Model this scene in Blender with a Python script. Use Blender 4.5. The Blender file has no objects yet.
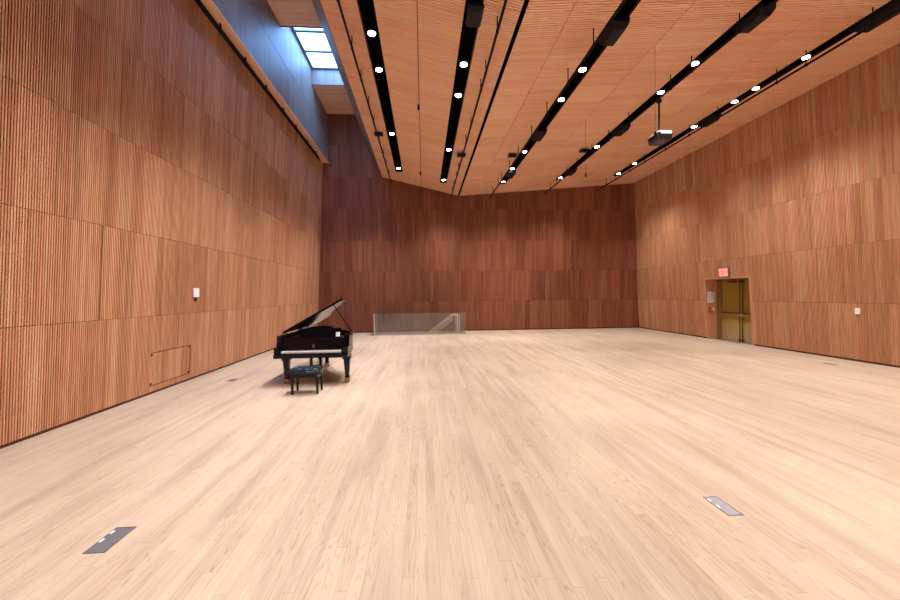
import bpy, bmesh, math, random
from mathutils import Vector, Matrix
C = bpy.context.scene.collection
S = bpy.context.scene
random.seed(7)

# ------------------------------------------------------------------ camera
YAW, PITCH, ROLL, FPX, CAMH = .068007, -.015194, -.011582, 383.93, 1.85
fwd = Vector((math.sin(YAW)*math.cos(PITCH), math.cos(YAW)*math.cos(PITCH), math.sin(PITCH)))
rt = Vector((math.cos(YAW), -math.sin(YAW), 0)); up = rt.cross(fwd)
c_, s_ = math.cos(ROLL), math.sin(ROLL)
r2 = c_*rt + s_*up; u2 = -s_*rt + c_*up
cam = bpy.data.objects.new('camera', bpy.data.cameras.new('camera')); C.objects.link(cam)
m = Matrix((r2, u2, -fwd)).transposed().to_4x4(); m.translation = (0, 0, CAMH)
cam.matrix_world = m
cam.data.sensor_width = 36; cam.data.lens = FPX*36/900; cam.data.clip_start = .05
S.camera = cam

# ------------------------------------------------------------------ light and exposure
S.view_settings.view_transform = 'Standard'; S.view_settings.look = 'None'
S.view_settings.gamma = 1; S.view_settings.use_curve_mapping = False
S.view_settings.exposure = 0.30
w = bpy.data.worlds.new('world'); S.world = w; w.use_nodes = True
w.node_tree.nodes['Background'].inputs[0].default_value = (.6, .75, 1, 1)
w.node_tree.nodes['Background'].inputs[1].default_value = .3
SPOT_W = 345; SPOT_COL = (1, .965, .94); SPOT_ANGLE = 94; SPOT_BLEND = .9
SKY_STRENGTH = 14.5

# ------------------------------------------------------------------ room numbers (metres)
XL, XR, D = -5.2205, 11.0897, 19.162
aL, aR, aB = .06144, .05912, .05426
ROW = 1.5
Xv, Zv, Xe, Ze, Zr = 1.752, 6.645, -1.920, 7.5305, 7.338
XRc = XR - aR*Zr
mL = (Zv-Ze)/(Xv-Xe); mR = (Zr-Zv)/(XRc-Xv)
def ceil_z(x): return Zv + mL*(x-Xv) if x < Xv else Zv + mR*(x-Xv)
YB = -3.0                     # wall behind the camera
ZLEDGE = 8.16; XU = -4.43; ZS = 10.43; ZP = 11.08; XSLOT = -2.52
PITCHW = .035; PITCHC = .06

# ------------------------------------------------------------------ helpers
class MB:
    def __init__(s): s.v = []; s.f = []; s.r = []; s.m = []; s.cr = .5; s.cm = 0
    def add(s, vs, fs):
        o = len(s.v); s.v += [tuple(v) for v in vs]; s.r += [s.cr]*len(vs)
        for f in fs: s.f.append([o+i for i in f]); s.m.append(s.cm)
    def hexa(s, p):   # p: 8 corners, bottom 0-3 ccw, top 4-7
        s.add(p, [(0,3,2,1),(4,5,6,7),(0,1,5,4),(1,2,6,5),(2,3,7,6),(3,0,4,7)])
    def box(s, x0, x1, y0, y1, z0, z1):
        s.hexa([(x0,y0,z0),(x1,y0,z0),(x1,y1,z0),(x0,y1,z0),(x0,y0,z1),(x1,y0,z1),(x1,y1,z1),(x0,y1,z1)])
    def quad(s, a, b, c, d): s.add([a,b,c,d], [(0,1,2,3)])
    def tube(s, a, b, r0, r1=None, n=10, caps=True):
        r1 = r0 if r1 is None else r1
        a, b = Vector(a), Vector(b); d = (b-a).normalized()
        q = d.orthogonal().normalized(); w_ = d.cross(q)
        vs = [a+(q*math.cos(t)+w_*math.sin(t))*r0 for t in [2*math.pi*i/n for i in range(n)]]
        vs += [b+(q*math.cos(t)+w_*math.sin(t))*r1 for t in [2*math.pi*i/n for i in range(n)]]
        fs = [(i, (i+1)%n, n+(i+1)%n, n+i) for i in range(n)]
        if caps: fs += [tuple(range(n))[::-1], tuple(range(n, 2*n))]
        s.add(vs, fs)
    def build(s, name, mats, parent=None, bevel=0, smooth=False):
        me = bpy.data.meshes.new(name); me.from_pydata(s.v, [], s.f)
        if not isinstance(mats, (list, tuple)): mats = [mats]
        for mt in mats: me.materials.append(mt)
        me.polygons.foreach_set('material_index', s.m)
        at = me.attributes.new('rnd', 'FLOAT', 'POINT'); at.data.foreach_set('value', s.r)
        if smooth: me.polygons.foreach_set('use_smooth', [True]*len(me.polygons))
        me.update()
        bm = bmesh.new(); bm.from_mesh(me); bmesh.ops.recalc_face_normals(bm, faces=bm.faces); bm.to_mesh(me); bm.free()
        o = bpy.data.objects.new(name, me); C.objects.link(o)
        if bevel:
            b = o.modifiers.new('bevel', 'BEVEL'); b.width = bevel; b.segments = 2; b.limit_method = 'ANGLE'
        if parent is not None: attach(o, parent)
        return o
def attach(o, parent):
    o.parent = parent
    o.matrix_parent_inverse = parent_world(parent).inverted()
def parent_world(p):
    mw = Matrix.LocRotScale(p.location, p.rotation_euler, p.scale)
    if p.parent: mw = parent_world(p.parent) @ p.matrix_parent_inverse @ mw
    return mw
def tag(o, label=None, cat=None, group=None, kind=None):
    if label: o['label'] = label
    if cat: o['category'] = cat
    if group: o['group'] = group
    if kind: o['kind'] = kind
    return o
def empty(name, loc, label, cat, group=None):
    o = bpy.data.objects.new(name, None); C.objects.link(o); o.location = loc; o.empty_display_size = .1
    return tag(o, label, cat, group)
def struct(mb, name, mats, **k):
    return tag(mb.build(name, mats, **k), kind='structure')

# ------------------------------------------------------------------ materials
def mat(name, col, rough=.5, metal=0, coat=0, spec=.5):
    m_ = bpy.data.materials.new(name); m_.use_nodes = True
    b = m_.node_tree.nodes['Principled BSDF']
    b.inputs['Base Color'].default_value = (*col, 1); b.inputs['Roughness'].default_value = rough
    b.inputs['Metallic'].default_value = metal; b.inputs['Coat Weight'].default_value = coat
    b.inputs['Specular IOR Level'].default_value = spec
    # faint mottling so no surface is a flat swatch
    n = m_.node_tree.nodes; l = m_.node_tree.links
    tc = n.new('ShaderNodeTexCoord'); ns = n.new('ShaderNodeTexNoise'); ns.inputs['Scale'].default_value = 14
    mp = n.new('ShaderNodeMapRange'); mp.inputs[3].default_value = max(.02, rough-.05); mp.inputs[4].default_value = min(1, rough+.05)
    l.new(tc.outputs['Object'], ns.inputs['Vector']); l.new(ns.outputs['Fac'], mp.inputs[0]); l.new(mp.outputs[0], b.inputs['Roughness'])
    return m_
def emat(name, col, st):
    m_ = bpy.data.materials.new(name); m_.use_nodes = True; n = m_.node_tree.nodes
    b = n['Principled BSDF']; b.inputs['Base Color'].default_value = (*col, 1)
    b.inputs['Emission Color'].default_value = (*col, 1); b.inputs['Emission Strength'].default_value = st
    return m_
def wood(name, dark, mid, light, grain, rough=.5):
    m_ = bpy.data.materials.new(name); m_.use_nodes = True
    n = m_.node_tree.nodes; l = m_.node_tree.links; b = n['Principled BSDF']
    tc = n.new('ShaderNodeTexCoord'); mp = n.new('ShaderNodeMapping'); mp.inputs['Scale'].default_value = grain
    ns = n.new('ShaderNodeTexNoise'); ns.inputs['Scale'].default_value = 1; ns.inputs['Detail'].default_value = 3
    at = n.new('ShaderNodeAttribute'); at.attribute_name = 'rnd'
    l.new(tc.outputs['Object'], mp.inputs[0]); l.new(mp.outputs[0], ns.inputs['Vector'])
    a = n.new('ShaderNodeMath'); a.operation = 'MULTIPLY_ADD'; a.inputs[1].default_value = .8; a.inputs[2].default_value = -.40
    l.new(ns.outputs['Fac'], a.inputs[0])
    ad = n.new('ShaderNodeMath'); ad.operation = 'ADD'; l.new(a.outputs[0], ad.inputs[0]); l.new(at.outputs['Fac'], ad.inputs[1])
    cr = n.new('ShaderNodeValToRGB'); e = cr.color_ramp.elements
    e[0].position = 0; e[0].color = (*dark, 1); e[1].position = 1; e[1].color = (*light, 1)
    q = e.new(.5); q.color = (*mid, 1)
    l.new(ad.outputs[0], cr.inputs[0])
    k1 = n.new('ShaderNodeMath'); k1.operation = 'MULTIPLY'; k1.inputs[1].default_value = 37; l.new(at.outputs['Fac'], k1.inputs[0])
    k2 = n.new('ShaderNodeMath'); k2.operation = 'FRACT'; l.new(k1.outputs[0], k2.inputs[0])
    k3 = n.new('ShaderNodeMapRange'); k3.inputs[3].default_value = .496; k3.inputs[4].default_value = .511; l.new(k2.outputs[0], k3.inputs[0])
    k4 = n.new('ShaderNodeMapRange'); k4.inputs[3].default_value = 1.03; k4.inputs[4].default_value = .93; l.new(k2.outputs[0], k4.inputs[0])
    hs = n.new('ShaderNodeHueSaturation'); l.new(k3.outputs[0], hs.inputs['Hue']); l.new(k4.outputs[0], hs.inputs['Saturation'])
    l.new(cr.outputs[0], hs.inputs['Color']); l.new(hs.outputs[0], b.inputs['Base Color'])
    b.inputs['Roughness'].default_value = rough; b.inputs['Specular IOR Level'].default_value = .35
    return m_
M = {}
M['wall'] = wood('slat_wall_wood', (.34,.125,.052), (.62,.295,.158), (.84,.49,.31), (25,25,.9))
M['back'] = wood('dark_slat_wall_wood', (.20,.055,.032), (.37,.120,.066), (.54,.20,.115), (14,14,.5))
M['ceil'] = wood('slat_ceiling_wood', (.80,.40,.23), (.91,.53,.345), (.97,.66,.48), (.8,25,25))
M['upper'] = wood('upper_wall_wood', (.18,.13,.11), (.26,.195,.165), (.35,.26,.22), (20,20,.8))
M['backing'] = mat('backing_board', (.09,.026,.010), .8)
M['cback'] = mat('ceiling_backing_board', (.34,.14,.07), .8)
M['gap'] = mat('shadow_gap', (.14,.045,.025), .9)
M['black'] = mat('matt_black_metal', (.004,.0035,.004), .6, spec=.15)
M['trough'] = mat('black_trough_lining', (.001,.001,.0012), .9, spec=.02)
M['satin'] = mat('satin_black_paint', (.004,.005,.008), .4, spec=.2)
M['piano'] = mat('polished_black_lacquer', (.0025,.003,.006), .1, spec=.28)
M['leather'] = mat('black_leather', (.004,.014,.024), .25, spec=.6)
M['brass'] = mat('brass', (.42,.28,.13), .35, 1)
M['plate'] = mat('gold_iron_plate', (.40,.24,.09), .4, .7)
M['ivory'] = mat('white_keys', (.85,.87,.9), .25)
M['ebony'] = mat('black_keys', (.01,.01,.012), .3)
M['paper'] = mat('white_paper', (.88,.88,.9), .6)
M['white'] = mat('white_plastic', (.85,.86,.88), .4)
M['grey'] = mat('grey_metal', (.30,.31,.34), .35, .7)
M['lightlid'] = mat('light_grey_lid', (.42,.42,.44), .45, .4)
M['casing'] = mat('dark_projector_casing', (.05,.055,.075), .35)
M['dgrey'] = mat('dark_grey_lid', (.17,.17,.19), .5, .3)
M['steel'] = mat('brushed_steel', (.62,.62,.6), .3, .9)
M['frame'] = mat('grey_skylight_frame', (.18,.23,.27), .5, .3)
M['door'] = mat('olive_yellow_door_paint', (.34,.215,.035), .35)
M['kick'] = mat('satin_kick_plate', (.42,.31,.13), .3, .3)
M['dframe'] = mat('door_frame_paint', (.26,.15,.04), .4)
M['bronze'] = mat('dark_bronze', (.16,.05,.02), .35, .6)
M['rail'] = mat('pale_handrail_metal', (.92,.88,.70), .35, .3)
M['red'] = mat('red_plastic', (.6,.03,.02), .4)
M['bulb'] = emat('lit_lamp_lens', (1,.97,.93), 30)
M['pane'] = emat('daylit_skylight_pane', (.20,.46,1), SKY_STRENGTH)
M['exit'] = emat('lit_exit_face', (.85,.36,.33), .5)
M['exitred'] = emat('lit_exit_letters', (.8,.06,.05), .5)
M['step'] = mat('stair_tread', (.22,.10,.06), .5)
M['jamb'] = wood('door_reveal_wood', (.56,.25,.12), (.64,.31,.17), (.72,.38,.23), (20,20,.9))
# glass for the stair guard; grey diffuse paints in the reflected floor brightness
g = bpy.data.materials.new('guard_glass_painted_haze'); g.use_nodes = True; n = g.node_tree.nodes; l = g.node_tree.links
for x in list(n):
    if x.type == 'BSDF_PRINCIPLED': n.remove(x)
tr = n.new('ShaderNodeBsdfTransparent'); tr.inputs[0].default_value = (.92,.96,.94,1)
df = n.new('ShaderNodeBsdfDiffuse'); df.inputs[0].default_value = (.5,.54,.52,1)
gl = n.new('ShaderNodeBsdfGlossy'); gl.inputs['Roughness'].default_value = .03
fr = n.new('ShaderNodeFresnel'); fr.inputs[0].default_value = 1.5
m1 = n.new('ShaderNodeMixShader'); m1.inputs[0].default_value = .11; l.new(tr.outputs[0], m1.inputs[1]); l.new(df.outputs[0], m1.inputs[2])
m2 = n.new('ShaderNodeMixShader'); l.new(fr.outputs[0], m2.inputs[0]); l.new(m1.outputs[0], m2.inputs[1]); l.new(gl.outputs[0], m2.inputs[2])
l.new(m2.outputs[0], n['Material Output'].inputs[0]); M['glass'] = g

sg = g.copy(); sg.name = 'side_glass_painted_sheen'; M['sideglass'] = sg  # bluish diffuse paints in the bright look of the obliquely seen pane
for q_ in sg.node_tree.nodes:
    if q_.type == 'BSDF_DIFFUSE': q_.inputs[0].default_value = (.50,.60,.68,1)
    if q_.type == 'MIX_SHADER' and not q_.inputs[0].is_linked: q_.inputs[0].default_value = .6

def wn2b(w2, n, l):
    k = n.new('ShaderNodeSeparateColor'); l.new(w2.outputs['Color'], k.inputs[0]); return k.outputs[1]
def floor_mat():
    m_ = bpy.data.materials.new('oak_strip_floor'); m_.use_nodes = True
    n = m_.node_tree.nodes; l = m_.node_tree.links; b = n['Principled BSDF']
    tc = n.new('ShaderNodeTexCoord'); sp = n.new('ShaderNodeSeparateXYZ'); l.new(tc.outputs['Object'], sp.inputs[0])
    def math_(op, a, bb=None, cc=None):
        k = n.new('ShaderNodeMath'); k.operation = op
        for i, v in enumerate((a, bb, cc)):
            if v is None: continue
            if isinstance(v, (int, float)): k.inputs[i].default_value = v
            else: l.new(v, k.inputs[i])
        return k.outputs[0]
    W = .083
    xs = math_('DIVIDE', sp.outputs[0], W); xi = math_('FLOOR', xs); xf = math_('FRACT', xs)
    wn = n.new('ShaderNodeTexWhiteNoise'); wn.noise_dimensions = '1D'; l.new(xi, wn.inputs['W'])
    ys = math_('MULTIPLY_ADD', wn.outputs['Value'], 7.0, math_('DIVIDE', sp.outputs[1], 1.7)); yi = math_('FLOOR', ys); yf = math_('FRACT', ys)
    cb = n.new('ShaderNodeCombineXYZ'); l.new(xi, cb.inputs[0]); l.new(yi, cb.inputs[1])
    w2 = n.new('ShaderNodeTexWhiteNoise'); w2.noise_dimensions = '2D'; l.new(cb.outputs[0], w2.inputs['Vector'])
    # long grain
    cg = n.new('ShaderNodeCombineXYZ')
    l.new(math_('MULTIPLY', sp.outputs[0], 38), cg.inputs[0])
    l.new(math_('MULTIPLY', sp.outputs[1], 2.2), cg.inputs[1]); l.new(math_('MULTIPLY', w2.outputs['Value'], 60), cg.inputs[2])
    ng = n.new('ShaderNodeTexNoise'); ng.inputs['Scale'].default_value = 1; ng.inputs['Detail'].default_value = 5; ng.inputs['Roughness'].default_value = .65
    l.new(cg.outputs[0], ng.inputs['Vector'])
    # cathedral rings
    cw = n.new('ShaderNodeCombineXYZ')
    l.new(math_('MULTIPLY', sp.outputs[0], 11), cw.inputs[0]); l.new(math_('MULTIPLY', sp.outputs[1], .75), cw.inputs[1]); l.new(math_('MULTIPLY', w2.outputs['Value'], 40), cw.inputs[2])
    nr = n.new('ShaderNodeTexNoise'); nr.inputs['Scale'].default_value = 1; nr.inputs['Detail'].default_value = 1; l.new(cw.outputs[0], nr.inputs['Vector'])
    rp = math_('PINGPONG', math_('MULTIPLY', nr.outputs['Fac'], 15), .5)
    rm = n.new('ShaderNodeMapRange'); rm.interpolation_type = 'SMOOTHSTEP'; rm.inputs[1].default_value = .02; rm.inputs[2].default_value = .22
    l.new(rp, rm.inputs[0])
    pick = math_('GREATER_THAN', wn2b(w2, n, l), .35)
    ring = math_('SUBTRACT', 1, math_('MULTIPLY', math_('SUBTRACT', 1, rm.outputs[0]), pick))
    sc = n.new('ShaderNodeMapping'); sc.inputs['Scale'].default_value = (4.0, .35, 1); l.new(tc.outputs['Object'], sc.inputs[0])
    st = n.new('ShaderNodeTexNoise'); st.inputs['Scale'].default_value = 1; st.inputs['Detail'].default_value = 5; l.new(sc.outputs[0], st.inputs['Vector'])
    sr = n.new('ShaderNodeMapRange'); sr.inputs[1].default_value = .50; sr.inputs[2].default_value = .72; sr.inputs[4].default_value = .65; l.new(st.outputs['Fac'], sr.inputs[0])
    # broad wear
    nb = n.new('ShaderNodeTexNoise'); nb.inputs['Scale'].default_value = .55; nb.inputs['Detail'].default_value = 3; l.new(tc.outputs['Object'], nb.inputs['Vector'])
    t = math_('MULTIPLY_ADD', w2.outputs['Value'], .20, math_('MULTIPLY_ADD', ng.outputs['Fac'], .65, math_('MULTIPLY_ADD', ring, .22, math_('MULTIPLY_ADD', nb.outputs['Fac'], .8, -.50))))
    cr = n.new('ShaderNodeValToRGB'); e = cr.color_ramp.elements
    e[0].position = .05; e[0].color = (.37,.25,.165,1); e[1].position = .95; e[1].color = (.63,.515,.385,1)
    q = e.new(.45); q.color = (.52,.405,.295,1)
    l.new(t, cr.inputs[0])
    sm = n.new('ShaderNodeMix'); sm.data_type = 'RGBA'; l.new(sr.outputs[0], sm.inputs[0]); l.new(cr.outputs[0], sm.inputs[6]); sm.inputs[7].default_value = (.36,.25,.195,1)
    gx = math_('LESS_THAN', math_('MINIMUM', xf, math_('SUBTRACT', 1, xf)), .012)
    gy = math_('LESS_THAN', math_('MINIMUM', yf, math_('SUBTRACT', 1, yf)), .0009)
    gg = math_('MULTIPLY', math_('MAXIMUM', gx, gy), .45)
    mx = n.new('ShaderNodeMix'); mx.data_type = 'RGBA'; l.new(gg, mx.inputs[0]); l.new(sm.outputs[2], mx.inputs[6]); mx.inputs[7].default_value = (.2,.1,.06,1)
    l.new(mx.outputs[2], b.inputs['Base Color'])
    l.new(math_('MULTIPLY_ADD', ng.outputs['Fac'], .2, .36), b.inputs['Roughness'])
    b.inputs['Specular IOR Level'].default_value = .4
    return m_
M['floor'] = floor_mat()

# ------------------------------------------------------------------ floor (with the stair opening)
SX0, SX1, SY0, SY1 = -2.26, 1.91, 17.66, 18.95
mb = MB()
FX0, FX1, FY0, FY1 = XL-.25, XR+.6, YB-.2, D+.2
for a in ((FX0,FX1,FY0,SY0),(FX0,SX0,SY0,SY1),(SX1,FX1,SY0,SY1),(FX0,FX1,SY1,FY1)): mb.box(a[0],a[1],a[2],a[3],-.12,0)
struct(mb, 'floor', M['floor'])

# ------------------------------------------------------------------ slatted surfaces
def smooth_rnd(n, a=.55):
    out = []; v = .5; grp = .5; left = 0
    for i in range(n):
        if left <= 0: grp = random.uniform(.22, .78); left = random.randint(2, 12)
        left -= 1; out.append(grp*a + random.uniform(.25, .75)*(1-a))
    return out
def slats(mb, f, u0, u1, rows, depth=.034, wfrac=.53, holes=(), seams=None, jitter=.55):
    """f(u,v,w)->point; slats repeat along u and run along v. rows: list of (v0,v1)."""
    N = int((u1-u0)/PITCHW)
    for ri, (v0, v1) in enumerate(rows):
        rn = smooth_rnd(N+1, jitter); off = random.uniform(-.06, .06)
        for i in range(N):
            ua = u0+i*PITCHW; ub = ua+PITCHW*wfrac
            if seams and any(abs(ua-q) < PITCHW*.5 for q in seams.get(ri, ())): ub = ua+PITCHW*.12
            segs = [(v0, v1)]
            for (h0, h1, k0, k1) in holes:
                if ub > h0 and ua < h1:
                    ns_ = []
                    for (a, b) in segs:
                        if k1 <= a or k0 >= b: ns_.append((a, b)); continue
                        if k0 > a+.02: ns_.append((a, k0))
                        if k1 < b-.02: ns_.append((k1, b))
                    segs = ns_
            mb.cr = min(1, max(0, rn[i]+off))
            for (a, b) in segs:
                mb.hexa([f(ua,a,0),f(ub,a,0),f(ub,b,0),f(ua,b,0),f(ua,a,depth),f(ub,a,depth),f(ub,b,depth),f(ua,b,depth)])
    mb.cr = .5
rowsz = lambda z1, z0=0: [(max(k*ROW, z0)+(.05 if k == 0 else .004), min((k+1)*ROW, z1)-.004) for k in range(int(z0/ROW), int(math.ceil(z1/ROW)))]

# left wall: canted slat wall up to the ledge, access panel left free
PANEL = (7.63, 8.89, .15, .80)
def fL(u, v, w_): return (XL+aL*v-.034+w_, u, v)
mb = MB()
mb.cm = 0
seamL = {k: [s0+random.uniform(-.3,.3) for s0 in (3.4+k*.9,)] for k in range(6)}; seamL[1] = [6.42]; seamL[0] = []; seamL = {1: seamL[1]}
slats(mb, fL, YB, D-.02, rowsz(ZLEDGE), holes=[(PANEL[0],PANEL[1],PANEL[2],PANEL[3])], seams=seamL)
mb.cm = 1
mb.hexa([fL(YB,0,-.1),fL(D+.1,0,-.1),fL(D+.1,ZLEDGE,-.1),fL(YB,ZLEDGE,-.1),fL(YB,0,0),fL(D+.1,0,0),fL(D+.1,ZLEDGE,0),fL(YB,ZLEDGE,0)])
struct(mb, 'wall_left', [M['wall'], M['backing']])
# access panel flush in the left wall
mb = MB(); mb.cr = .5
rn = smooth_rnd(40)
for i in range(int((PANEL[1]-PANEL[0]-.03)/PITCHW)):
    a = PANEL[0]+.018+i*PITCHW; mb.cr = rn[i]
    mb.hexa([fL(a,PANEL[2]+.02,.001),fL(a+.019,PANEL[2]+.02,.001),fL(a+.019,PANEL[3]-.02,.001),fL(a,PANEL[3]-.02,.001),
             fL(a,PANEL[2]+.02,.021),fL(a+.019,PANEL[2]+.02,.021),fL(a+.019,PANEL[3]-.02,.021),fL(a,PANEL[3]-.02,.021)])
ap = tag(mb.build('access_panel', M['wall']), 'flush slatted access panel with four dark screws low on the left wall', 'access panel')
for (y, z) in ((PANEL[0]+.04, PANEL[2]+.05),(PANEL[1]-.04, PANEL[2]+.05),(PANEL[0]+.04, PANEL[3]-.05),(PANEL[1]-.04, PANEL[3]-.05)):
    s = MB(); p0 = Vector(fL(y, z, .015)); s.tube(p0, p0+Vector((.012,0,0)), .022, n=12); s.build('screw', M['black'], ap)

# right wall with the door opening
DY0, DY1, DZ = 12.25, 14.30, 2.30
def fR(u, v, w_): return (XR-aR*v+.034-w_, u, v)
mb = MB(); ZR1 = 7.5
seamR = {k: [s0+random.uniform(-.3,.3) for s0 in (9.0+k*1.3,)] for k in (3,)}
slats(mb, fR, YB, D-.02, rowsz(ZR1), holes=[(DY0, DY1, 0, DZ)], seams=seamR)
mb.cm = 1
def slabR(y0, y1, z0, z1): mb.hexa([fR(y0,z0,-.1),fR(y1,z0,-.1),fR(y1,z1,-.1),fR(y0,z1,-.1),fR(y0,z0,0),fR(y1,z0,0),fR(y1,z1,0),fR(y0,z1,0)])
slabR(YB, DY0, 0, ZR1); slabR(DY1, D+.1, 0, ZR1); slabR(DY0, DY1, DZ, ZR1)
struct(mb, 'wall_right', [M['wall'], M['backing']])

# back wall
def fB(u, v, w_): return (u, D-aB*v+.034-w_, v)
mb = MB()
seamB = None
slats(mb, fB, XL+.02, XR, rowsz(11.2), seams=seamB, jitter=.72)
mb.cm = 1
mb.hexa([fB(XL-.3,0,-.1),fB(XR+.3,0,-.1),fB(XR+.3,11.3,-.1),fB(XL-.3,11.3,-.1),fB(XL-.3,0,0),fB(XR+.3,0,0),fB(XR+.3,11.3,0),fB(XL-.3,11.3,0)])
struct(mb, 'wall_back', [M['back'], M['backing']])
# wall behind the camera
mb = MB(); mb.box(XL-.3, XR+.6, YB-.15, YB, 0, 11.3); struct(mb, 'wall_front', M['wall'])

# upper left wall over the ledge, facing the skylight slot
def fU(u, v, w_): return (XU-.012+w_, u, v)
mb = MB()
slats(mb, fU, YB, D-.5, [(ZLEDGE+.02, ZLEDGE+1.25), (ZLEDGE+1.262, 11.12)], depth=.012, wfrac=.8)
mb.cm = 1; mb.box(XU-.15, XU-.012, YB, D, ZLEDGE+.02, 11.3)
mb.cm = 2; mb.cr = .6; mb.box(XL+aL*ZLEDGE-.12, XU, YB, D-.35, ZLEDGE-.0, ZLEDGE+.02)
struct(mb, 'wall_upper_left', [M['upper'], M['backing'], M['ceil']])

# ------------------------------------------------------------------ ceiling
SLOTS = {'A': (-1.17, -.865), 'B': (.79, 1.07), 'D': (3.42, 3.73), 'E': (6.03, 6.33), 'F': (8.70, 9.0)}
SLOT_END = 17.15
def fC(x, y, w_): return (x, y, ceil_z(x)+.03-w_)
segs = [(Xe, -1.17), (-.865, -.06), (-.05, .79), (1.07, Xv-.04),
        (Xv+.04, 2.6), (2.61, 3.42), (3.73, 4.76), (4.77, 6.03), (6.33, 7.5), (7.51, 8.70), (9.0, XRc-.0)]
YC = D-aB*7-.0
mb = MB()
for (x0, x1) in segs:
    bands = []; y = YB+random.uniform(0, 1)
    N = int((YC-YB)/PITCHC); rn = smooth_rnd(N+1, .6)
    for i in range(N):
        ya = YB+i*PITCHC; yb = ya+PITCHC*.62
        mb.cm = 0; mb.cr = rn[i]
        pts = [(x0+.003, ya),(x1-.003, ya),(x1-.003, yb),(x0+.003, yb)]
        mb.hexa([fC(px, py, .03) for px, py in pts]+[fC(px, py, 0) for px, py in pts])
    mb.cm = 1; mb.quad(fC(x0-.006,YB,0), fC(x1+.006,YB,0), fC(x1+.006,YC+.1,0), fC(x0-.006,YC+.1,0))
for k, (x0, x1) in SLOTS.items():   # slats close the slots near the back wall
    y = SLOT_END
    while y < YC-.03:
        mb.cm = 0; mb.cr = random.uniform(.3,.7)
        pts = [(x0+.003, y),(x1-.003, y),(x1-.003, y+.037),(x0+.003, y+.037)]
        mb.hexa([fC(px, py, .03) for px, py in pts]+[fC(px, py, 0) for px, py in pts]); y += PITCHC
    mb.cm = 1; mb.quad(fC(x0,SLOT_END,0), fC(x1,SLOT_END,0), fC(x1,YC+.1,0), fC(x0,YC+.1,0))
# sloping fascia at the left edge, and the side up to the skylight slot
mb.cm = 2; mb.cr = .5
mb.hexa([(Xe,YB,Ze),(Xe,YC,Ze),(Xe-.6,YC,Ze+1.2),(Xe-.6,YB,Ze+1.2),(Xe+.04,YB,Ze+.03),(Xe+.04,YC,Ze+.03),(Xe-.56,YC,Ze+1.22),(Xe-.56,YB,Ze+1.22)])
mb.box(XSLOT, XSLOT+.05, YB, D-.4, Ze+1.2, ZP+.1)
# unseen cover added over the cloud to block the world light
mb.cm = 1; mb.box(XSLOT+.05, XR+.6, YB-.1, D+.2, 8.8, 8.9)
struct(mb, 'ceiling', [M['ceil'], M['cback'], M['upper']])

# black troughs above the slots, and the valley slit
for i, (k, (x0, x1)) in enumerate(SLOTS.items()):
    mb = MB(); z0, z1 = ceil_z(x0), ceil_z(x1); h_ = .42
    t = .012; y0, y1 = YB, SLOT_END
    mb.hexa([(x0-t,y0,z0-.002),(x0,y0,z0-.002),(x0,y1,z0-.002),(x0-t,y1,z0-.002),(x0-t,y0,z0+h_),(x0,y0,z0+h_),(x0,y1,z0+h_),(x0-t,y1,z0+h_)])
    mb.hexa([(x1,y0,z1-.002),(x1+t,y0,z1-.002),(x1+t,y1,z1-.002),(x1,y1,z1-.002),(x1,y0,z1+h_),(x1+t,y0,z1+h_),(x1+t,y1,z1+h_),(x1,y1,z1+h_)])
    mb.box(x0-t, x1+t, y0, y1, max(z0,z1)+h_-.03, max(z0,z1)+h_)
    mb.box(x0, x1, y1-.01, y1, min(z0,z1), max(z0,z1)+h_)
    # lining closes most of the trough just above the slats
    mb.hexa([(x0,y0,z0+.10),(x1,y0,z1+.10),(x1,y1,z1+.10),(x0,y1,z0+.10),(x0,y0,z0+.12),(x1,y0,z1+.12),(x1,y1,z1+.12),(x0,y1,z0+.12)])
    struct(mb, 'trim_%d' % (i+1), M['trough'])
mb = MB(); mb.box(Xv-.045, Xv+.045, YB, YC+.05, Zv+.02, Zv+.05); struct(mb, 'trim_6', M['trough'])
# dark reveal lines at the foot of the walls
mb = MB(); mb.hexa([fL(YB,0,.001),fL(D,0,.001),fL(D,.045,.001),fL(YB,.045,.001),fL(YB,0,.008),fL(D,0,.008),fL(D,.045,.008),fL(YB,.045,.008)]); struct(mb, 'baseboard_left', M['gap'])
mb = MB()
for a, b in ((YB, DY0), (DY1, D)):
    mb.hexa([fR(a,0,.001),fR(b,0,.001),fR(b,.045,.001),fR(a,.045,.001),fR(a,0,.008),fR(b,0,.008),fR(b,.045,.008),fR(a,.045,.008)])
struct(mb, 'baseboard_right', M['gap'])
mb = MB(); mb.hexa([fB(XL,0,.001),fB(XR,0,.001),fB(XR,.045,.001),fB(XL,.045,.001),fB(XL,0,.008),fB(XR,0,.008),fB(XR,.045,.008),fB(XL,.045,.008)]); struct(mb, 'baseboard_back', M['gap'])

# upper soffits between the skylights
SOFF = [(16.05, D), (8.95, 12.72), (YB, 6.7)]
mb = MB()
for (y0, y1) in SOFF:
    N = int((y1-y0)/.09)
    for i in range(N):
        mb.cr = random.uniform(.25, .8); ya = y0+i*.09
        mb.cm = 0; mb.box(XU, XSLOT, ya+.001, min(ya+.088, y1), ZS, ZS+.02)
    mb.cm = 1; mb.cr = .5; mb.box(XU, XSLOT, y0+.0, y1, ZS+.02, ZS+.05)
    mb.cm = 2
    for ye in ((y0, y0+.03), (y1-.03, y1)):
        k = 0
        while XU+k*.12 < XSLOT:
            mb.cr = random.uniform(.3,.7); mb.box(XU+k*.12, min(XU+k*.12+.117, XSLOT), ye[0]-.001, ye[1]+.001, ZS+.0, ZP+.1); k += 1
struct(mb, 'ceiling_upper', [M['ceil'], M['cback'], M['upper']])
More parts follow.
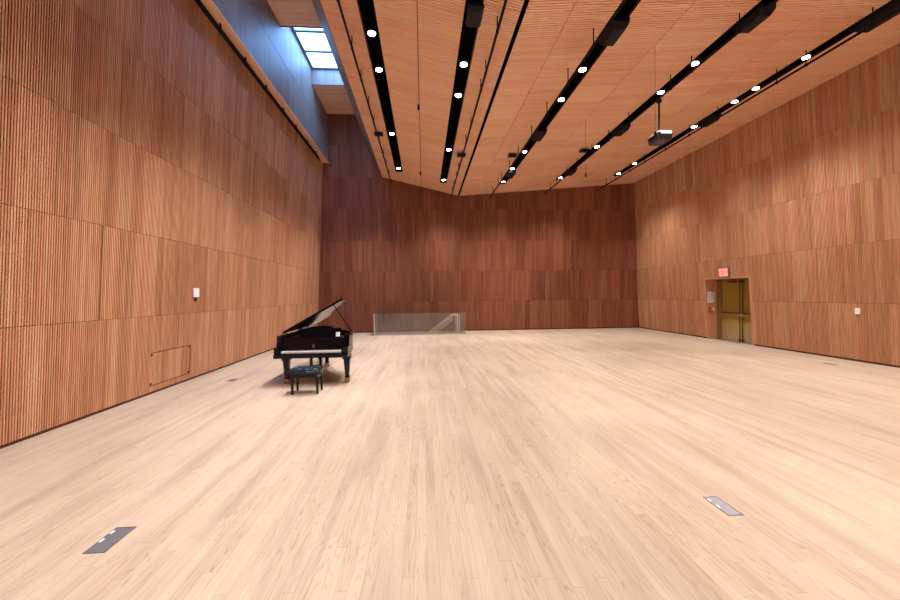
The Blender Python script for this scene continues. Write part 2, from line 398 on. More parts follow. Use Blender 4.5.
# skylights
gaps = [(12.72, 16.05), (6.7, 8.95)]
for i, (y0, y1) in enumerate(gaps):
    wroot = bpy.data.objects.new('window_%d' % (i+1), None); C.objects.link(wroot); wroot.location = ((XU+XSLOT)/2, (y0+y1)/2, ZP)
    wroot['kind'] = 'structure'
    fm = MB(); T = .10
    fm.box(XU, XU+T, y0, y1, ZP-.04, ZP+.06); fm.box(XSLOT-T, XSLOT, y0, y1, ZP-.04, ZP+.06)
    fm.box(XU+T, XSLOT-T, y1-.10, y1, ZP-.04, ZP+.06); fm.box(XU+T, XSLOT-T, y0, y0+.10, ZP-.04, ZP+.06)
    L = (y1-y0)/3
    np_ = 3 if i == 0 else 2
    for k in range(1, np_): fm.box(XU+T, XSLOT-T, y1-k*1.12-.06, y1-k*1.12+.06, ZP-.04, ZP+.06)
    fm.build('skylight_frame', M['frame'], wroot, bevel=.004)
    for k in range(np_):
        ye = y1-.10 if k == 0 else y1-k*1.12-.06
        ys_ = y1-(k+1)*1.12+.06 if k < np_-1 else y0+.10
        pm = MB(); pm.box(XU+T, XSLOT-T, ys_, ye, ZP, ZP+.02); pm.build('skylight_pane', M['pane'], wroot)

# ------------------------------------------------------------------ door in the right wall
XD = 11.48
droot = bpy.data.objects.new('door_1', None); C.objects.link(droot); droot.location = (XD, 13.17, 0); droot['kind'] = 'structure'
def wallx(z): return XR-aR*z
mb = MB(); mb.cr = .5          # reveals: far side, near side, head; then frame
for (ya, yb) in ((DY1-.012, DY1+.05), (DY0-.05, DY0+.012)):
    mb.hexa([(wallx(0),ya,0),(XD+.1,ya,0),(XD+.1,yb,0),(wallx(0),yb,0),(wallx(DZ),ya,DZ),(XD+.1,ya,DZ),(XD+.1,yb,DZ),(wallx(DZ),yb,DZ)])
mb.box(wallx(DZ), XD+.1, DY0-.05, DY1+.05, DZ, DZ+.05)
mb.build('door_reveal', M['jamb'], droot)
fm = MB(); fm.box(XD-.03, XD+.1, 14.07, DY1, 0, DZ); fm.box(XD-.03, XD+.1, DY0, DY0+.04, 0, DZ); fm.box(XD-.03, XD+.1, DY0, DY1, 2.245, DZ)
fm.build('door_frame', M['dframe'], droot)
th = MB(); th.box(wallx(0)-.02, XD+.1, DY0, DY1, 0, .012); th.build('threshold', M['steel'], droot)
for j, (ya, yb) in enumerate(((13.135, 14.065), (12.295, 13.115))):
    lf = MB(); lf.box(XD, XD+.045, ya, yb, .014, 2.24); lo = lf.build('door_leaf', M['door'], droot, bevel=.003)
    k = MB(); k.box(XD-.004, XD, ya+.02, yb-.02, .02, .66); k.build('kick_plate', M['kick'], lo)
    b = MB(); b.box(XD-.09, XD-.05, ya+.05, yb-.05, 1.0, 1.06); b.box(XD-.06, XD, ya+.05, ya+.10, .99, 1.07); b.box(XD-.06, XD, yb-.10, yb-.05, .99, 1.07)
    b.build('panic_bar', M['bronze'], lo, bevel=.004)
    yl = ya+.06 if j == 0 else yb-.06
    v = MB(); v.tube((XD-.035, yl, .03), (XD-.035, yl, 2.2), .012); v.box(XD-.06, XD, yl-.03, yl+.03, 2.14, 2.24); v.box(XD-.06, XD, yl-.03, yl+.03, .01, .09)
    v.build('vertical_rod', M['bronze'], lo)
    c = MB(); c.box(XD-.085, XD, yl-.045, yl+.045, .93, 1.02); c.build('latch_case', M['steel'], lo, bevel=.005)
    if j == 0:
        c = MB(); c.box(XD-.06, XD, 13.35, 13.75, 2.16, 2.22); c.build('door_closer', M['bronze'], lo, bevel=.004)
mb = MB(); mb.box(XD+.1, XD+.13, DY0-.1, DY1+.1, 0, 2.5); mb.build('door_backing', M['gap'], droot)

DP = DY1-.013
# poster, pull station and switch on the far reveal (faces the camera)
po = MB(); po.box(11.06, 11.375, DP-.006, DP-.001, 1.40, 1.83); po_o = tag(po.build('paper_notice', M['paper']), 'white paper notice with faint print on the wooden door reveal', 'notice')
pr = MB()
for i in range(9): pr.box(11.09, 11.34-random.uniform(0,.10), DP-.0075, DP-.006, 1.45+i*.038, 1.457+i*.038)
pr.build('printed_lines', mat('faded_red_print', (.55,.25,.25), .7), po_o)
pl = empty('fire_alarm_pull', (11.16, DP, 1.14), 'small red fire alarm pull box on the door reveal below the notice', 'fire alarm pull')
q = MB(); q.box(11.11, 11.21, DP-.04, DP-.001, 1.07, 1.21); q.build('housing', M['red'], pl, bevel=.006)
q = MB(); q.box(11.125, 11.195, DP-.052, DP-.04, 1.12, 1.145); q.build('pull_handle', M['white'], pl)
sw = empty('light_switch', (11.31, DP, 1.14), 'small pale switch plate beside the red pull box in the door reveal', 'light switch')
q = MB(); q.box(11.275, 11.345, DP-.008, DP-.001, 1.08, 1.20); q.build('plate', M['white'], sw)
q = MB(); q.box(11.30, 11.32, DP-.018, DP-.008, 1.12, 1.16); q.build('toggle', M['white'], sw)

# exit sign on the right wall over the door
ex = empty('exit_sign', (wallx(2.52), 13.27, 2.52), 'lit pinkish red EXIT sign on the slatted wall above the double door', 'exit sign')
def wx(z, o): return XR-aR*z-o
q = MB(); q.hexa([(wx(2.36,.06),13.04,2.36),(wx(2.36,.0),13.04,2.36),(wx(2.36,.0),13.50,2.36),(wx(2.36,.06),13.50,2.36),
                  (wx(2.69,.06),13.04,2.69),(wx(2.69,.0),13.04,2.69),(wx(2.69,.0),13.50,2.69),(wx(2.69,.06),13.50,2.69)]); q.build('housing', M['grey'], ex, bevel=.006)
q = MB(); q.hexa([(wx(2.385,.064),13.07,2.385),(wx(2.385,.06),13.07,2.385),(wx(2.385,.06),13.47,2.385),(wx(2.385,.064),13.47,2.385),
                  (wx(2.665,.064),13.07,2.665),(wx(2.665,.06),13.07,2.665),(wx(2.665,.06),13.47,2.665),(wx(2.665,.064),13.47,2.665)]); q.build('sign_face', M['exit'], ex)
cu = bpy.data.curves.new('exit_text', 'FONT'); cu.body = 'EXIT'; cu.size = .24; cu.align_x = 'CENTER'; cu.align_y = 'CENTER'; cu.extrude = .001
to = bpy.data.objects.new('tmp', cu); C.objects.link(to); bpy.context.view_layer.update()
me = bpy.data.meshes.new_from_object(to); bpy.data.objects.remove(to)
R3 = Matrix(((0,0,-1),(-1,0,0),(0,1,0))).to_4x4()       # text x -> -Y, text y -> Z, normal -> -X
me.transform(Matrix.Translation((wx(2.525,.067), 13.27, 2.525)) @ R3)
me.materials.clear(); me.materials.append(M['exitred'])
lo = bpy.data.objects.new('lettering', me); C.objects.link(lo); attach(lo, ex)

# wall boxes
tb = empty('wall_thermostat', (XR-aR*1.3, 9.04, 1.3), 'small white square thermostat on the right wall', 'thermostat')
q = MB(); q.box(XR-aR*1.3-.02, XR-aR*1.3+.0, 8.97, 9.09, 1.22, 1.38); q.build('housing', M['white'], tb, bevel=.006)
q = MB(); q.box(XR-aR*1.3-.022, XR-aR*1.3-.019, 9.0, 9.06, 1.32, 1.35); q.build('display', M['paper'], tb)
tb = empty('wall_sensor', (XL+aL*1.94, 8.96, 1.94), 'small white square control box on the left wall', 'control box')
q = MB(); q.box(XL+aL*1.94, XL+aL*1.94+.035, 8.86, 9.06, 1.85, 2.05); q.build('housing', M['white'], tb, bevel=.006)
q = MB(); q.tube((XL+aL*1.8+.0, 8.96, 1.79), (XL+aL*1.8+.03, 8.96, 1.79), .025); q.build('knob', M['black'], tb)

# ------------------------------------------------------------------ floor boxes
def floor_box(cx, cy, lx, ly, label, mt, slots_=True, group=None):
    r = empty('floor_box', (cx, cy, 0), label, 'floor box', group)
    q = MB(); q.box(cx-lx/2, cx+lx/2, cy-ly/2, cy+ly/2, 0, .004); q.build('cover_plate', mt, r)
    fr_ = MB(); t = .008
    for a in ((-lx/2,lx/2,-ly/2,-ly/2+t),(-lx/2,lx/2,ly/2-t,ly/2),(-lx/2,-lx/2+t,-ly/2,ly/2),(lx/2-t,lx/2,-ly/2,ly/2)):
        fr_.box(cx+a[0],cx+a[1],cy+a[2],cy+a[3],.004,.0065)
    fr_.build('frame', M['steel'] if mt is not M['dgrey'] else M['dgrey'], r)
    if slots_:
        for s in (-.01, .09):
            q = MB(); q.box(cx-lx/2+.009, cx-lx/2+.027, cy+s-.02, cy+s+.02, .004, .007); q.build('finger_slot', M['paper'], r)
    return r
floor_box(-2.413, 3.082, .152, .31, 'dark grey metal floor box lid with two pale finger slots, front left', M['dgrey'])
floor_box(2.54, 3.11, .13, .29, 'light grey metal floor box lid with two finger slots set in the boards, front right', M['lightlid'])
floor_box(-4.255, 8.79, .14, .24, 'small grey floor box lid near the left wall by the access panel', M['dgrey'], False)
floor_box(10.09, 8.88, .13, .28, 'small grey floor box lid near the right wall below the thermostat', M['grey'], False)

# ------------------------------------------------------------------ lamps in the slots
names = {'A': 'leftmost black slot', 'B': 'second black slot from the left', 'D': 'middle black slot', 'E': 'black slot passing over the projector', 'F': 'rightmost black slot'}
LAMPS = {'A': [16.8, 13.24, 9.5, 8.2], 'B': [16.87, 13.34, 9.7, 8.4],
         'D': [16.87, 15.1, 13.28, 12.0, 9.68, 8.37], 'E': [16.87, 13.26, 11.93, 9.6, 8.36], 'F': [16.87, 15.54, 12.0, 10.38, 9.68, 8.34]}
HID = [6.0, 4.6, 3.2, 1.8, .3, -1.2]
AIM = {'A': (XL+1.2, 0), 'F': (XR-.6, 0)}; GAIN = {'A': 2.2, 'F': 1.3, 'E': 1.2}
ordn = ['first', 'second', 'third', 'fourth', 'fifth', 'sixth']
def lamp(x, y, label, vis, power, aim=None):
    z = ceil_z(x)+.0
    r = empty('ceiling_spotlight', (x, y, z), label, 'spotlight', 'lit spotlights in the ceiling slots' if vis else 'spotlights nearer than the view')
    r.location = (x, y, z)
    b = MB(); b.tube((x, y, z+.012), (x, y, z+.098), .10, n=20); b.build('lamp_housing', M['black'], r)
    b = MB(); b.tube((x, y, z-.002), (x, y, z+.012), .074, n=20); b.build('lamp_lens', M['bulb'], r)
    ld = bpy.data.lights.new('spot', 'SPOT'); ld.energy = power; ld.color = SPOT_COL; ld.spot_size = math.radians(SPOT_ANGLE)
    ld.spot_blend = SPOT_BLEND; ld.shadow_soft_size = .08
    lo_ = bpy.data.objects.new('spot_light', ld); C.objects.link(lo_); lo_.location = (x, y, z-.03); attach(lo_, r)
    if aim is not None: ld.spot_size = math.radians(84)
    if aim is None and y > 14.5: lo_.rotation_euler = (math.radians(9), 0, 0)   # far heads tipped to the back wall
    if aim is not None:   # gimballed head turned to the wall
        lo_.rotation_euler = (0, -math.atan2(aim[0]-x, z-aim[1]), 0)
for k, ys_ in LAMPS.items():
    xc = sum(SLOTS[k])/2
    for i, y in enumerate(ys_):
        lamp(xc, y, '%s lit spotlight from the back wall in the %s' % (ordn[i], names[k]), True, (1.95 if (y > 14.5 and k in 'BDE') else 1.5 if y > 12.5 else 1.05)*SPOT_W*(1.0 if len(ys_) < 5 else .72)*GAIN.get(k, 1), AIM.get(k))
    for y in HID:
        lamp(xc, y, '%s lit spotlight before the picture starts in the %s' % (ordn[HID.index(y)], names[k]), False, SPOT_W*(.95 if k == 'F' else .6)*GAIN.get(k, 1), AIM.get(k))

# black equipment boxes hanging in the slots
def eqbox(k, y, label, w_=.30, l_=.62, drop=.17):
    xc = sum(SLOTS[k])/2+.04; z = ceil_z(xc)
    r = empty('equipment_box', (xc, y, z-drop), label, 'black box', 'black boxes in the ceiling slots')
    b = MB(); b.hexa([(xc-w_*.36,y-l_*.38,z-drop),(xc+w_*.36,y-l_*.38,z-drop),(xc+w_*.36,y+l_*.38,z-drop),(xc-w_*.36,y+l_*.38,z-drop),
                      (xc-w_/2,y-l_/2,z-drop*.45),(xc+w_/2,y-l_/2,z-drop*.45),(xc+w_/2,y+l_/2,z-drop*.45),(xc-w_/2,y+l_/2,z-drop*.45)])
    b.box(xc-w_/2, xc+w_/2, y-l_/2, y+l_/2, z-drop*.45, z+.03); b.build('housing', M['satin'], r, bevel=.008)
    b = MB(); b.tube((xc-.03, y, z+.03), (xc-.03, y, z+.09), .03); b.build('mounting_stem', M['black'], r)
eqbox('D', 7.05, 'large black box hanging in the middle slot nearest the camera')
eqbox('D', 11.7, 'black box hanging halfway along the middle slot')
eqbox('D', 15.6, 'small looking black box near the far end of the middle slot')
eqbox('E', 6.85, 'large black box at the near end of the slot over the projector')
eqbox('E', 11.7, 'black box in the slot over the projector, just beyond the projector')
eqbox('E', 15.8, 'black box near the far end of the slot over the projector')
eqbox('F', 6.9, 'large black box at top right corner in the rightmost slot', w_=.34, l_=.9)
eqbox('F', 11.4, 'black box halfway along the rightmost slot beside the projector')
eqbox('B', 6.85, 'black box with bluish end in the second slot from the left', w_=.27, l_=.5, drop=.12)

# ------------------------------------------------------------------ hanging pipe rails with hanger rods
def rail(x, y0, y1, rods, label, drop=.33, r_=.026, zfix=None, up_to=None):
    zc = ceil_z(x) if up_to is None else up_to
    z = zc-drop
    root = empty('hanging_rail', (x, y0, z), label, 'rail', 'hanging pipe rails')
    b = MB(); b.tube((x, y0, z), (x, y1, z), r_, n=8); b.build('pipe', M['black'], root)
    for y in rods:
        b = MB(); b.tube((x, y, z-.0), (x, y, zc), .012, n=6); b.box(x-.025, x+.025, y-.02, y+.02, z-.03, z+.03); b.build('hanger_rod', M['black'], root)
ry = [5.5, 7.0, 8.26, 9.7, 11.09, 12.68, 14.02, 15.4, 16.2, 17.4]
ry2 = [5.5, 6.77, 8.04, 8.75, 10.6, 11.8, 13.0, 14.28, 15.32, 16.5, 17.4]
rail(-1.47, 0, 18.35, [5.2, 7.1, 8.45, 9.67, 10.96, 12.1, 13.5, 14.92, 15.99, 17.3], 'thin black pipe rail hanging under the ceiling edge beside the skylight slot', drop=.26)
rail(1.355, 0, 18.4, ry2, 'thin black pipe rail between the second slot and the ceiling valley', drop=.26)
rail(3.205, 0, 18.35, ry, 'thin black pipe rail along the left side of the middle slot')
rail(5.87, 0, 18.3, ry2, 'thin black pipe rail beside the slot passing over the projector')
rail(8.53, 0, 18.3, ry2, 'thin black pipe rail beneath the rightmost slot')
# rail under the ledge of the left wall, double bar on brackets
root = empty('ledge_rail', (-4.60, 2, 7.96), 'long double black rail hung on brackets along the top of the left wall', 'rail')
b = MB(); b.tube((-4.60, 0, 7.95), (-4.60, 17.8, 7.95), .03, n=8); b.build('pipe', M['black'], root)
b = MB(); b.tube((-4.62, 0, 8.06), (-4.62, 17.8, 8.06), .022, n=8); b.build('pipe', M['black'], root)
for y in (4.3, 5.6, 6.9, 8.1, 9.3, 10.56, 11.9, 13.3, 14.6, 16.0, 17.2):
    b = MB(); b.box(-4.625, -4.595, y-.02, y+.02, 7.92, ZLEDGE-.001); b.build('bracket', M['black'], root)

# small flat black boxes beside the rails
for x, lab in ((-1.47, 'small flat black box under the ceiling beside the skylight slot'), (1.355, 'small flat black box under the ceiling beside the valley'),
               (3.15, 'small flat black box by the far part of the middle slot rail'), (5.74, 'small flat black box left of the slot over the projector')):
    z = ceil_z(x); zc = z; r = empty('ceiling_box', (x, 13.35, z-.08), lab, 'ceiling box', 'small flat black boxes under the ceiling')
    b = MB(); b.box(x-.14, x+.15, 13.22, 13.46, z-.10, z-.05); b.build('housing', M['satin'], r, bevel=.006)
    b = MB(); b.tube((x, 13.35, z-.05), (x, 13.35, z), .01, n=6); b.build('stem', M['black'], r)
# hanging microphones
for x, y, L, lab in ((-.055, 7.3, 1.66, 'thin hanging microphone cable between the first two slots, nearer one'), (-.055, 11.12, 1.7, 'thin hanging microphone cable between the first two slots, farther one'),
                     (4.765, 7.6, 1.75, 'thin hanging microphone cable right of the middle slot, nearer one'), (4.765, 10.97, 1.55, 'thin hanging microphone cable right of the middle slot, farther one')):
    z = ceil_z(x); r = empty('hanging_microphone', (x, y, z-L), lab, 'microphone', 'hanging microphones')
    b = MB(); b.tube((x, y, z), (x, y, z-L), .003, n=6); b.build('cable', M['black'], r)
    b = MB(); b.tube((x, y, z-L), (x, y, z-L-.09), .018, .024, n=10); b.build('microphone_head', M['black'], r)

# ------------------------------------------------------------------ projector
zc = ceil_z(6.36)
r = empty('projector', (6.38, 10, 5.86), 'ceiling projector hung on a black pole below the slot', 'projector')
b = MB(); x0, x1, y0, y1, z0, z1 = 6.20, 6.60, 9.72, 10.26, 5.86, 6.06
b.hexa([(x0+.03,y0+.03,z0),(x1-.03,y0+.03,z0),(x1-.03,y1-.03,z0),(x0+.03,y1-.03,z0),(x0,y0,z1),(x1,y0,z1),(x1,y1,z1),(x0,y1,z1)])
b.build('casing', M['casing'], r, bevel=.02)
b = MB(); b.box(x0+.02, x1-.02, y0+.02, y1-.02, z1, z1+.03); b.build('top_cover', M['white'], r, bevel=.01)
b = MB(); b.box(x0+.05, x1-.05, y0-.006, y0+.02, z1-.06, z1-.01); b.build('rear_panel', M['white'], r)
b = MB(); b.tube((x0+.16, y1-.01, 5.97), (x0+.16, y1+.05, 5.97), .07, .075, n=20); b.build('lens', M['black'], r)
b = MB(); b.box(x0-.004, x0+.012, y0+.12, y1-.12, z0+.08, z1-.05); b.build('vent_grille', M['black'], r)
b = MB(); b.tube((6.38, 10, 6.09), (6.38, 10, ceil_z(6.38)), .026, n=12); b.build('pole', M['black'], r)
b = MB(); b.box(6.28, 6.48, 9.9, 10.1, 6.09, 6.11); b.build('mount_plate', M['black'], r)
b = MB(); b.tube((6.38, 10, ceil_z(6.38)-.06), (6.38, 10, ceil_z(6.38)-.0), .07, n=16); b.build('ceiling_flange', M['black'], r)

# ------------------------------------------------------------------ stair opening with glass guard
mb = MB(); mb.box(SX0,SX1,SY0-.02,SY0,-3,-.12); mb.box(SX0,SX1,SY1,SY1+.02,-3,-.12); mb.box(SX0-.02,SX0,SY0,SY1,-3,-.12); mb.box(SX1,SX1+.02,SY0,SY1,-3,-.12); mb.box(SX0,SX1,SY0,SY1,-3.05,-3)
struct(mb, 'wall_stairwell', M['backing'])
mb = MB()
for i in range(14):
    mb.box(max(SX0, 1.6-.29*(i+1)), 1.6-.29*i, SY0, SY1, -.17*(i+1)-.05, -.17*(i+1))
mb.box(1.6, SX1, SY0, SY1, -.1, -.001)
struct(mb, 'floor_stairs', M['step'])
gr = empty('glass_stair_guard', (-.17, 17.64, 0), 'low clear glass guard around the stair opening before the back wall', 'glass guard')
b = MB(); b.box(SX0-.01, SX1, 17.632, 17.648, .05, 1.0); b.build('front_glass', M['glass'], gr)
b = MB(); b.box(SX0-.018, SX0-.004, 17.66, 18.95, .05, .99); b.build('side_glass', M['sideglass'], gr)
b = MB(); b.box(SX0-.03, SX1, 17.61, 17.66, .001, .06); b.build('base_shoe', M['steel'], gr)
b = MB(); b.box(SX0-.035, SX0-.0, 17.66, 18.97, .001, .06); b.build('base_shoe', M['steel'], gr)
b = MB(); b.box(SX0-.03, SX0+.03, 17.625, 17.655, .05, 1.0); b.build('corner_post', M['steel'], gr)
for y, lab in ((17.95, 'pale metal stair handrail directly behind the glass guard'), (18.75, 'pale metal stair handrail on the far side of the stair opening')):
    hr = empty('stair_handrail', (1.66, y, 0), lab, 'handrail')
    b = MB(); b.tube((1.66,y,.86),(1.34,y,.86),.016); b.tube((1.34,y,.86),(-1.0,y,-.95),.016); b.build('handrail', M['rail'], hr)
    for x in (1.66, 1.56): b = MB(); b.tube((x,y,-.17 if x<1.6 else 0),(x,y,.86),.014); b.build('post', M['rail'], hr)
    b = MB(); b.tube((1.36,y,.68),(-1.0,y,-1.145),.012); b.build('lower_rail', M['rail'], hr)

# ------------------------------------------------------------------ grand piano
P0 = empty('grand_piano', (-2.31, 8.1, 0), 'black polished grand piano with raised lid standing near the left wall', 'piano')
OUT = [(-3.06,8.16),(-3.06,10.40),(-3.02,10.58),(-2.92,10.72),(-2.75,10.79),(-2.58,10.75),(-2.46,10.62),(-2.39,10.40),(-2.33,10.12),(-2.22,9.84),(-2.05,9.58),(-1.86,9.36),(-1.70,9.14),(-1.61,8.90),(-1.58,8.66),(-1.58,8.16)]
def offset(pts, d):
    n_ = len(pts); res = []
    for i in range(n_):
        p, q, s = Vector(pts[i-1]), Vector(pts[i]), Vector(pts[(i+1)%n_])
        e1 = (q-p).normalized(); e2 = (s-q).normalized()
        n1 = Vector((e1.y, -e1.x)); n2 = Vector((e2.y, -e2.x)); nn = (n1+n2)
        nn = nn/max(.3, nn.dot(n1)); res.append((q.x+nn.x*d, q.y+nn.y*d))
    return res
INN = offset(OUT, .055)
def prism(mb, pts, z0, z1):
    n_ = len(pts); vs = [(x,y,z0) for x,y in pts]+[(x,y,z1) for x,y in pts]
    mb.add(vs, [tuple(range(n_)), tuple(range(n_,2*n_))]+[(i,(i+1)%n_,n_+(i+1)%n_,n_+i) for i in range(n_)])
def ring(mb, o, i_, z0, z1, skip=()):
    n_ = len(o)
    for k in range(n_):
        if k in skip: continue
        j = (k+1)%n_
        mb.hexa([(*o[k],z0),(*o[j],z0),(*i_[j],z0),(*i_[k],z0),(*o[k],z1),(*o[j],z1),(*i_[j],z1),(*i_[k],z1)])
b = MB(); ring(b, OUT, INN, .64, 1.02, skip=(len(OUT)-1,)); b.build('rim', M['piano'], P0, smooth=False)
b = MB(); prism(b, offset(OUT, .02), .60, .66); b.build('bottom_frame', M['piano'], P0)
b = MB(); prism(b, [(x, max(y, 8.62)) for x, y in offset(OUT, .056)], .86, .88)
b.build('iron_frame', M['plate'], P0)
b = MB()
for i in range(60):
    t = i/59; x = -2.98+t*1.3; b.tube((x, 8.62, .93), (-2.95+t*.42, 10.4-t*1.1*t if t < .6 else 10.0-.9*t, .93), .0025, n=4, caps=False)
b.build('strings', M['steel'], P0)
b = MB(); b.box(-3.08,-1.56,7.99,8.36,.575,.655); b.build('keybed', M['piano'], P0, bevel=.008)
for x0, x1 in ((-3.08,-2.965),(-1.675,-1.56)):
    b = MB(); b.box(x0,x1,8.02,8.40,.655,.80); b.hexa([(x0,8.16,.80),(x1,8.16,.80),(x1,8.5,.80),(x0,8.5,.80),(x0,8.22,1.02),(x1,8.22,1.02),(x1,8.5,1.02),(x0,8.5,1.02)])
    b.build('cheek', M['piano'], P0, bevel=.01)
b = MB(); b.box(-2.965,-1.675,7.995,8.03,.655,.675); b.build('key_slip', M['piano'], P0)
b = MB()
kw = 1.228/52; kx = -2.934
for i in range(52): b.box(kx+i*kw+.0006, kx+(i+1)*kw-.0006, 8.032, 8.185, .675, .712)
kb = b.build('white_keys', M['ivory'], P0)
b = MB()
for i in range(51):
    if (i % 7) in (0, 2, 3, 5, 6): b.box(kx+(i+1)*kw-.0055, kx+(i+1)*kw+.0055, 8.085, 8.185, .712, .724)
b.build('black_keys', M['ebony'], kb)
b = MB()
for x0, x1 in ((-2.965,-2.936),(-1.704,-1.675)): b.box(x0,x1,8.03,8.20,.655,.74)
b.build('key_block', M['piano'], P0)
b = MB(); b.hexa([(-2.965,8.186,.68),(-1.675,8.186,.68),(-1.675,8.21,.68),(-2.965,8.21,.68),(-2.965,8.235,.93),(-1.675,8.235,.93),(-1.675,8.26,.93),(-2.965,8.26,.93)])
fb = b.build('fallboard', M['piano'], P0)
b = MB()   # emblem and lettering marks
zc_ = .80; yy = 8.205
b.tube((-2.32, yy, zc_-.02), (-2.32, yy-.003, zc_-.02), .02, n=5); b.box(-2.338,-2.333,yy-.003,yy+.004,zc_-.02,zc_+.04); b.box(-2.307,-2.302,yy-.003,yy+.004,zc_-.02,zc_+.04)
for i in range(7): b.box(-2.43+i*.034, -2.43+i*.034+.02, yy-.004, yy+.002, zc_-.065, zc_-.052)
b.build('gold_emblem', M['brass'], fb)
b = MB(); b.box(-3.0,-1.64,8.26,8.60,.93,.955); b.build('music_shelf', M['piano'], P0, bevel=.004)
b = MB(); b.hexa([(-2.70,8.44,.955),(-1.80,8.44,.955),(-1.80,8.46,.955),(-2.70,8.46,.955),(-2.70,8.52,1.145),(-1.80,8.52,1.145),(-1.80,8.54,1.145),(-2.70,8.54,1.145)]); b.box(-2.70,-1.80,8.36,8.46,.955,.968)
b.build('music_desk', M['piano'], P0)
sh = MB(); sh.hexa([(-1.90,8.395,.969),(-1.815,8.395,.969),(-1.815,8.398,.969),(-1.90,8.398,.969),(-1.90,8.425,1.06),(-1.815,8.425,1.06),(-1.815,8.428,1.06),(-1.90,8.428,1.06)])
tag(sh.build('paper_card', M['paper']), 'small white card standing at the right end of the piano music desk', 'card')
# lid: tilted about the hinge on the bass side, front flap folded back on top
ang = math.radians(28.8); HX, HZ = -3.065, 1.03
def lidp(x, y, t): # x along the lid from the hinge, t = height above lid plane
    d = x-HX; return (HX+d*math.cos(ang)-t*math.sin(ang), y, HZ+d*math.sin(ang)+t*math.cos(ang))
LO = [(x, y) for x, y in offset(OUT, -.02)]
LO = [(x, max(y, 8.52)) for x, y in LO]
n_ = len(LO)
b = MB(); b.add([lidp(x,y,0) for x,y in LO]+[lidp(x,y,.022) for x,y in LO], [tuple(range(n_)), tuple(range(n_,2*n_))]+[(i,(i+1)%n_,n_+(i+1)%n_,n_+i) for i in range(n_)])
lid = b.build('lid', M['piano'], P0, bevel=.007)
b = MB(); fl = [(-3.06,8.53),(-1.57,8.53),(-1.60,8.88),(-3.06,8.88)]
b.add([lidp(x,y,.026) for x,y in fl]+[lidp(x,y,.046) for x,y in fl], [(0,1,2,3),(4,5,6,7),(0,1,5,4),(1,2,6,5),(2,3,7,6),(3,0,4,7)])
b.build('front_flap', M['piano'], lid)
b = MB()
for y in (8.7, 9.6, 10.3): b.tube((HX, y-.07, 1.03), (HX, y+.07, 1.03), .009, n=8)
b.build('hinge', M['brass'], lid)
b = MB(); b.tube(lidp(-1.84,8.72,-.004), (-1.60, 8.72, 1.03), .012, .014, n=8); b.build('lid_prop', M['piano'], P0)
# legs with brass casters
for x, y in ((-2.915, 8.30), (-1.635, 8.30), (-2.55, 10.22)):
    b = MB()
    b.hexa([(x-.04,y-.04,.13),(x+.04,y-.04,.13),(x+.04,y+.04,.13),(x-.04,y+.04,.13),(x-.065,y-.065,.50),(x+.065,y-.065,.50),(x+.065,y+.065,.50),(x-.065,y+.065,.50)])
    b.box(x-.085,x+.085,y-.085,y+.085,.50,.60); b.box(x-.05,x+.05,y-.05,y+.05,.10,.13)
    lg = b.build('leg', M['piano'], P0, bevel=.006)
    b = MB(); b.box(x-.045,x+.045,y-.035,y+.035,.07,.10); b.tube((x-.05,y,.04),(x-.02,y,.04),.04,n=16); b.tube((x+.02,y,.04),(x+.05,y,.04),.04,n=16); b.box(x-.02,x+.02,y-.02,y+.02,.04,.08)
    b.build('caster', M['brass'], lg)
# lyre
b = MB(); b.box(-2.47,-2.41,8.42,8.47,.14,.60); b.box(-2.27,-2.21,8.42,8.47,.14,.60); b.box(-2.50,-2.18,8.38,8.52,.09,.15); b.box(-2.48,-2.20,8.41,8.48,.55,.60); b.box(-2.41,-2.27,8.435,8.455,.32,.35)
ly = b.build('pedal_lyre', M['piano'], P0, bevel=.004)
for dx in (-.07, 0, .07):
    b = MB(); b.box(-2.34+dx-.015,-2.34+dx+.015,8.24,8.39,.07,.085); b.build('pedal', M['brass'], ly, bevel=.004)
b = MB(); b.tube((-2.30,8.52,.13),(-2.28,9.0,.60),.009); b.tube((-2.38,8.52,.13),(-2.40,9.0,.60),.009); b.build('lyre_brace', M['brass'], ly)

P0.scale = (.98, 1, 1)
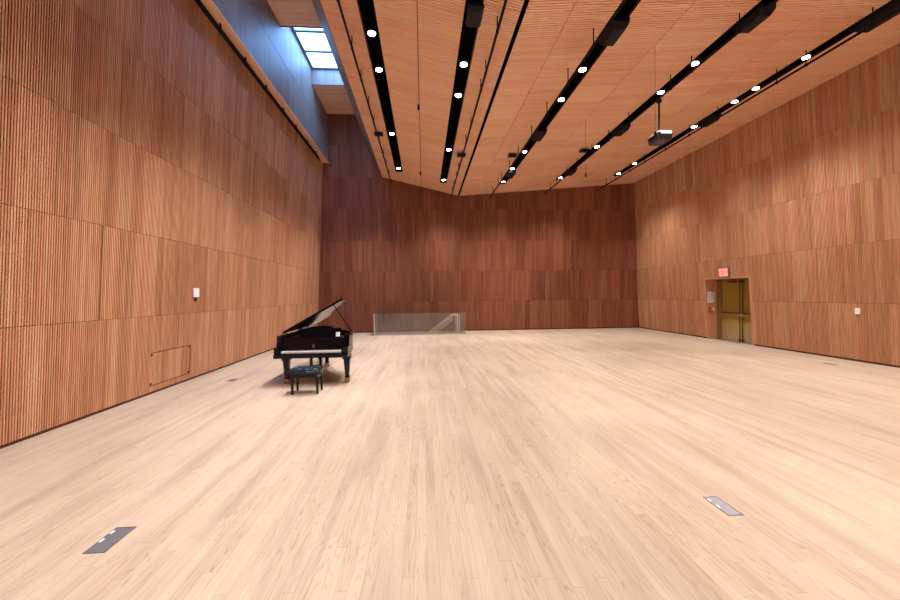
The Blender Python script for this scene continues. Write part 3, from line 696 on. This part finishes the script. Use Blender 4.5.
# ------------------------------------------------------------------ piano bench
B0 = empty('piano_bench', (-2.25, 7.5, 0), 'black tufted leather piano bench standing in front of the grand piano', 'bench')
bx0, bx1, by0, by1 = -2.545, -1.985, 7.31, 7.70
NX, NY = 48, 32; b = MB(); vs = []; fs = []
tuft = [(bx0+(i+.5)*(bx1-bx0)/4, by0+(j+.5)*(by1-by0)/2) for i in range(4) for j in range(2)]
for j in range(NY+1):
    for i in range(NX+1):
        x = bx0+(bx1-bx0)*i/NX; y = by0+(by1-by0)*j/NY
        ed = min(i, NX-i, (j)*1.2, (NY-j)*1.2)
        z = .435+.045*(1-max(0, 1-ed/5)**2)
        dm = min((x-a)**2+(y-c)**2 for a, c in tuft)**.5
        z -= .028*math.exp(-(dm/.028)**2)
        if 0 < i < NX and 0 < j < NY:
            gx = min(abs(x-a) for a, _ in tuft); gy = min(abs(y-c) for _, c in tuft)
            z -= .007*(math.exp(-(gx/.010)**2)+math.exp(-(gy/.010)**2))
        vs.append((x, y, z))
for j in range(NY):
    for i in range(NX): a = j*(NX+1)+i; fs.append((a, a+1, a+NX+2, a+NX+1))
b.add(vs, fs); b.box(bx0, bx1, by0, by1, .395, .436)
cu_ = b.build('cushion', M['leather'], B0, smooth=True)
for a, c in tuft:
    k = MB(); k.tube((a, c, .450), (a, c, .460), .012, .009, n=10); k.build('button', M['leather'], cu_)
b = MB(); b.box(bx0+.02, bx1-.02, by0+.02, by1-.02, .31, .395); b.build('apron', M['piano'], B0, bevel=.006)
for x, y in ((-2.48, 7.36), (-2.02, 7.36), (-2.48, 7.66), (-2.02, 7.66)):
    b = MB(); b.hexa([(x-.016,y-.016,0),(x+.016,y-.016,0),(x+.016,y+.016,0),(x-.016,y+.016,0),(x-.028,y-.028,.31),(x+.028,y-.028,.31),(x+.028,y+.028,.31),(x-.028,y+.028,.31)])
    b.build('leg', M['piano'], B0, bevel=.003)
for x in (bx0+.012, bx1-.012):
    b = MB(); s = -1 if x < -2.25 else 1; b.tube((x, 7.51, .355), (x+s*.03, 7.51, .355), .022, n=14); b.build('height_knob', M['piano'], B0)
